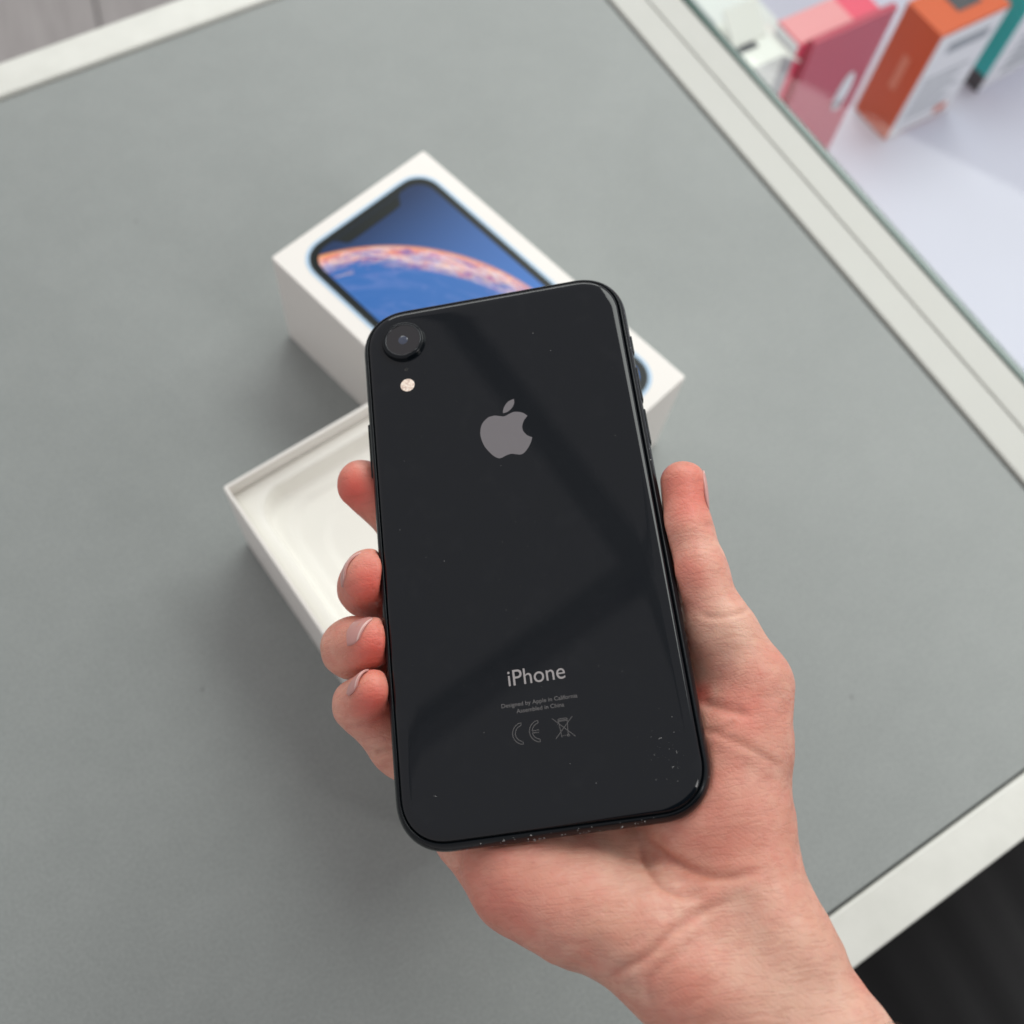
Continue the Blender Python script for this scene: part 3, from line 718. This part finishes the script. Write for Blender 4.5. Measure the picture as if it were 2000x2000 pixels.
def build_hand():
    G = 0.62
    chains = PALM + [THUMB, INDEX, MIDDLE, RING, PINKY]
    A = np.array([p for c in chains for p in c])
    lo_ = (A[:, :3]-A[:, 3:4]).min(0)-3; hi_ = (A[:, :3]+A[:, 3:4]).max(0)+3
    dims = np.ceil((hi_-lo_)/G).astype(int)
    ax = [lo_[i]+G*np.arange(dims[i]) for i in range(3)]
    FAR = 14.0
    def smin(a, b, k):
        h = np.maximum(k-np.abs(a-b), 0)/k
        return np.minimum(a, b)-h*h*k*.25
    def add_seg(D, a, b, k):
        a_, b_ = np.array(a), np.array(b)
        rm = max(a_[3], b_[3])+FAR
        i0 = np.maximum(((np.minimum(a_, b_)[:3]-rm-lo_)/G).astype(int), 0)
        i1 = np.minimum(((np.maximum(a_, b_)[:3]+rm-lo_)/G).astype(int)+1, dims)
        X = ax[0][i0[0]:i1[0], None, None].astype(np.float32); Y = ax[1][None, i0[1]:i1[1], None].astype(np.float32); Z = ax[2][None, None, i0[2]:i1[2]].astype(np.float32)
        d = b_[:3]-a_[:3]; L_ = float(d@d)+1e-9
        t_ = np.clip(((X-a_[0])*d[0]+(Y-a_[1])*d[1]+(Z-a_[2])*d[2])/L_, 0, 1)
        dist = np.sqrt((X-a_[0]-t_*d[0])**2+(Y-a_[1]-t_*d[1])**2+(Z-a_[2]-t_*d[2])**2)-(a_[3]+t_*(b_[3]-a_[3]))
        s_ = (slice(i0[0], i1[0]), slice(i0[1], i1[1]), slice(i0[2], i1[2]))
        D[s_] = smin(D[s_], np.minimum(dist, FAR), k)
    def field(chs, k):
        D = np.full(dims, FAR, np.float32)
        for c in chs:
            for a, b in zip(c[:-1], c[1:]): add_seg(D, a, b, k)
        return D
    palm = field(PALM, 6.0)
    palm = smin(palm, field([THUMB], 4.0), 7.0)
    fing = field([INDEX], 3.0)
    for c in (MIDDLE, RING, PINKY): fing = smin(fing, field([c], 3.0), .8)
    D = smin(palm, fing, 4.0)
    del palm, fing
    # the phone presses its own shape into the skin
    X = ax[0][:, None]; Y = ax[1][None, :]
    qx = np.abs(X)-(HW-RC); qy = np.abs(Y)-(HLN-RC)
    d2 = np.hypot(np.maximum(qx, 0), np.maximum(qy, 0))+np.minimum(np.maximum(qx, qy), 0)-RC
    zz = ax[2][None, None, :]
    ph = np.where(d2[:, :, None] > -R0, np.hypot(np.maximum(d2[:, :, None]+R0, 0), zz)-R0, np.abs(zz)-R0)
    ph = (.12-ph).astype(np.float32)
    k = 1.2; h = np.maximum(k-np.abs(D-ph), 0)/k
    D = np.maximum(D, ph)+h*h*k*.25
    # surface nets
    neg = D < 0
    c8 = [D[i:dims[0]-1+i, j:dims[1]-1+j, l:dims[2]-1+l] for i in (0, 1) for j in (0, 1) for l in (0, 1)]
    cnt = sum((c < 0).astype(np.int8) for c in c8)
    act = (cnt > 0) & (cnt < 8)
    ids = np.full(act.shape, -1, np.int64); ids[act] = np.arange(act.sum())
    vals = [c[act] for c in c8]
    cor = [np.array((i, j, l), float) for i in (0, 1) for j in (0, 1) for l in (0, 1)]
    acc = np.zeros((act.sum(), 3)); num = np.zeros(act.sum())
    for p in range(8):
        for q in range(p+1, 8):
            if abs(cor[p]-cor[q]).sum() != 1: continue
            a, b = vals[p], vals[q]; m_ = (a < 0) != (b < 0)
            t_ = np.where(m_, a/np.where(m_, a-b, 1), 0)
            acc += m_[:, None]*(cor[p]+t_[:, None]*(cor[q]-cor[p])); num += m_
    P = (np.argwhere(act)+acc/num[:, None])*G+lo_
    quads = []
    for axis in range(3):
        sl0 = [slice(None)]*3; sl1 = [slice(None)]*3; sl0[axis] = slice(0, -1); sl1[axis] = slice(1, None)
        n0, n1 = neg[tuple(sl0)], neg[tuple(sl1)]
        e_ = np.argwhere(n0 != n1)
        o1, o2 = [(1, 2), (2, 0), (0, 1)][axis]
        ok = (e_[:, o1] > 0) & (e_[:, o2] > 0) & (e_[:, o1] < dims[o1]-1) & (e_[:, o2] < dims[o2]-1)
        e_ = e_[ok]; inside = n0[tuple(e_.T)]
        def cid(d1, d2):
            c = e_.copy(); c[:, o1] -= d1; c[:, o2] -= d2; return ids[tuple(c.T)]
        q = np.stack([cid(1, 1), cid(0, 1), cid(0, 0), cid(1, 0)], 1)
        q[~inside] = q[~inside][:, ::-1]
        quads.append(q)
    Q = np.concatenate(quads); Q = Q[(Q >= 0).all(1)]
    # smooth (Taubin)
    E_ = np.concatenate([Q[:, [0, 1]], Q[:, [1, 2]], Q[:, [2, 3]], Q[:, [3, 0]]])
    E_ = np.concatenate([E_, E_[:, ::-1]])
    deg = np.bincount(E_[:, 0], minlength=len(P))[:, None]
    def lap(P):
        S = np.stack([np.bincount(E_[:, 0], P[E_[:, 1], i], len(P)) for i in range(3)], 1)
        return S/np.maximum(deg, 1)-P
    for _ in range(6):
        P = P+.5*lap(P); P = P-.48*lap(P)
    def normals(P):
        fn = np.cross(P[Q[:, 2]]-P[Q[:, 0]], P[Q[:, 3]]-P[Q[:, 1]])
        N = np.zeros_like(P)
        for i in range(4):
            for d_ in range(3): N[:, d_] += np.bincount(Q[:, i], fn[:, d_], len(P))
        return N/np.maximum(np.linalg.norm(N, axis=1, keepdims=True), 1e-9)
    N = normals(P)
    # creases pressed into the palm side
    ey = np.array(EYE)
    def onplane(w): t_ = (ey[2]-w)/(ey[2]-P[:, 2]); return ey[:2]+(P[:, :2]-ey[:2])*t_[:, None]
    U = onplane(-6.0); face = ((ey-P)*N).sum(1) > 0
    disp = np.zeros(len(P)); crk = np.zeros(len(P))
    for pts, dep, wid in CREASES:
        c = np.array(catmull(pts, 6, False)); best = np.full(len(P), 1e9); tt = np.zeros(len(P)); M_ = len(c)-1
        for i in range(M_):
            a, b = c[i], c[i+1]; d = b-a; s_ = np.clip(((U-a)@d)/(d@d+1e-9), 0, 1)
            r_ = np.hypot(*(U-a-s_[:, None]*d).T); up_ = r_ < best
            best[up_] = r_[up_]; tt[up_] = (i+s_[up_])/M_
        taper = np.clip(np.minimum(tt, 1-tt)*5, .12, 1)
        g = np.exp(-(best/wid)**2)*taper*face
        dep *= .75; disp -= dep*g - dep*.18*np.exp(-((best-2.2*wid)/(1.3*wid))**2)*taper*face
        crk = np.maximum(crk, np.exp(-(best/(wid*.6))**2)*taper*face*min(1, dep))
    # soft lumps of flesh
    for f_, am in ((.05, .25), (.10, .13), (.19, .06)):
        for _ in range(4):
            d = rng.normal(size=3); d /= np.linalg.norm(d); disp += am*.5*np.sin((P@d)*f_*6.28+rng.uniform(0, 6.28))
    inside_ph = (np.abs(P[:, 0]) < HW+.5) & (np.abs(P[:, 1]) < HLN+.5) & (P[:, 2] > -R0-1.5) & (P[:, 2] < 5)
    disp[inside_ph] = np.minimum(disp[inside_ph], 0)
    P = P+N*disp[:, None]
    U4 = onplane(-4.0); bl = np.zeros(len(P))
    for x, y, r_, s_ in BLUSH: bl = np.maximum(bl, s_*np.exp(-(np.hypot(U4[:, 0]-x, U4[:, 1]-y)/r_)**2*1.6))
    pa = np.zeros(len(P))
    for x, y, r_, s_ in PALE: pa = np.maximum(pa, s_*np.exp(-(np.hypot(U4[:, 0]-x, U4[:, 1]-y)/r_)**2*1.6))
    me = bpy.data.meshes.new("person_hand")
    me.vertices.add(len(P)); me.vertices.foreach_set("co", (P*MM).ravel())
    me.loops.add(Q.size); me.loops.foreach_set("vertex_index", Q.ravel().astype(np.int32))
    me.polygons.add(len(Q)); me.polygons.foreach_set("loop_start", np.arange(0, Q.size, 4, dtype=np.int32))
    me.update(calc_edges=True); me.validate()
    me.polygons.foreach_set("use_smooth", np.ones(len(me.polygons), bool))
    for nm, arr in (("blush", bl), ("crease", crk), ("pale", pa)):
        a_ = me.attributes.new(nm, 'FLOAT', 'POINT'); a_.data.foreach_set("value", arr.astype(np.float32))
    me.materials.append(M_SKIN)
    o = bpy.data.objects.new("person_hand", me); COL.objects.link(o); o.matrix_world = PH
    # fine hairs on the outer side of the forearm
    tocam = ey-P; tocam /= np.linalg.norm(tocam, axis=1, keepdims=True)
    sil = np.abs((N*tocam).sum(1))
    cand = np.where((P[:, 1] < -122) & (N[:, 0] > .45) & (sil < .55) & (P[:, 0] > 40))[0]
    V, F = [], []
    for i in rng.choice(cand, min(130, len(cand)), replace=False):
        p0 = P[i]; n_ = N[i]; L_ = rng.uniform(2.2, 5.0); down = np.array([.35, -.9, .1])+rng.normal(0, .25, 3)
        prev = None
        for k_ in range(5):
            t_ = k_/4; c = p0+n_*L_*.55*t_+down*L_*.6*t_*t_; r_ = .045*(1-.8*t_); b_ = len(V)
            for m_ in range(3): V.append((c[0]+r_*math.cos(m_*2.094), c[1]+r_*math.sin(m_*2.094), c[2]))
            if prev is not None:
                for m_ in range(3): F.append((prev+m_, prev+(m_+1) % 3, b_+(m_+1) % 3, b_+m_))
            prev = b_
    hr = mesh_obj("arm_hair", V, F, principled("brown_hair", (.10, .06, .04), .5), o); hr["kind"] = "stuff"
    tag(o, "bare right hand and wrist gripping the black phone from below", "hand")
    return o
hand = build_hand()

def nail(chain, nrm, length=9.5, back=5.5, ha=.85, lift=-.15, mat=M_NAIL):
    tip = Vector(chain[-1][:3]); dip = Vector(chain[-2][:3]); R_ = chain[-1][3]+lift
    a = (tip-dip).normalized(); m_ = Vector(nrm); m_ = (m_-a*m_.dot(a)).normalized(); t_ = a.cross(m_)
    ns, nf = 14, 14; V = []; F = []
    for layer in (0, 1):
        for i in range(ns+1):
            s_ = i/ns; x = 2*s_-1
            w = ha*(1-.25*max(0, x)**4-.35*max(0, -x)**3)
            for j in range(nf+1):
                f_ = -w+2*w*j/nf
                rr_ = R_*(1-.13*max(0, s_-.35)**2/.42) - (.55 if layer else 0)
                al = -back+length*s_-1.6*(f_/ha)**2*(1 if x > 0 else -.6)*abs(x)
                V.append(tuple(tip+a*al+(m_*math.cos(f_)+t_*math.sin(f_))*rr_))
    n1 = nf+1; tot = (ns+1)*n1
    for i in range(ns):
        for j in range(nf):
            q = i*n1+j; F.append((q, q+1, q+n1+1, q+n1)); F.append((q+tot, q+tot+n1, q+tot+n1+1, q+tot+1))
    rim_ = [j for j in range(n1)] + [i*n1+nf for i in range(1, ns+1)] + [ns*n1+j for j in range(nf-1, -1, -1)] + [i*n1 for i in range(ns-1, 0, -1)]
    for i in range(len(rim_)):
        p, q = rim_[i], rim_[(i+1) % len(rim_)]; F.append((p, p+tot, q+tot, q))
    o = mesh_obj("fingernail", V, F, mat, hand, True)
    o.data.materials.append(M_NAIL_TIP)
    for i in range((ns-1)*nf*2, ns*nf*2): o.data.polygons[i].material_index = 1
    return o
nail(THUMB, (.92, .05, -.38), 12, 8, .95, .25)
nail(MIDDLE, (-.75, .65, .1), 10.5, 6.0, .95, .30)
nail(RING, (-.62, .58, .5), 9.5, 5.0, .80, .30)
nail(PINKY, (-.62, .6, .45), 8, 4.2, .80, .25)
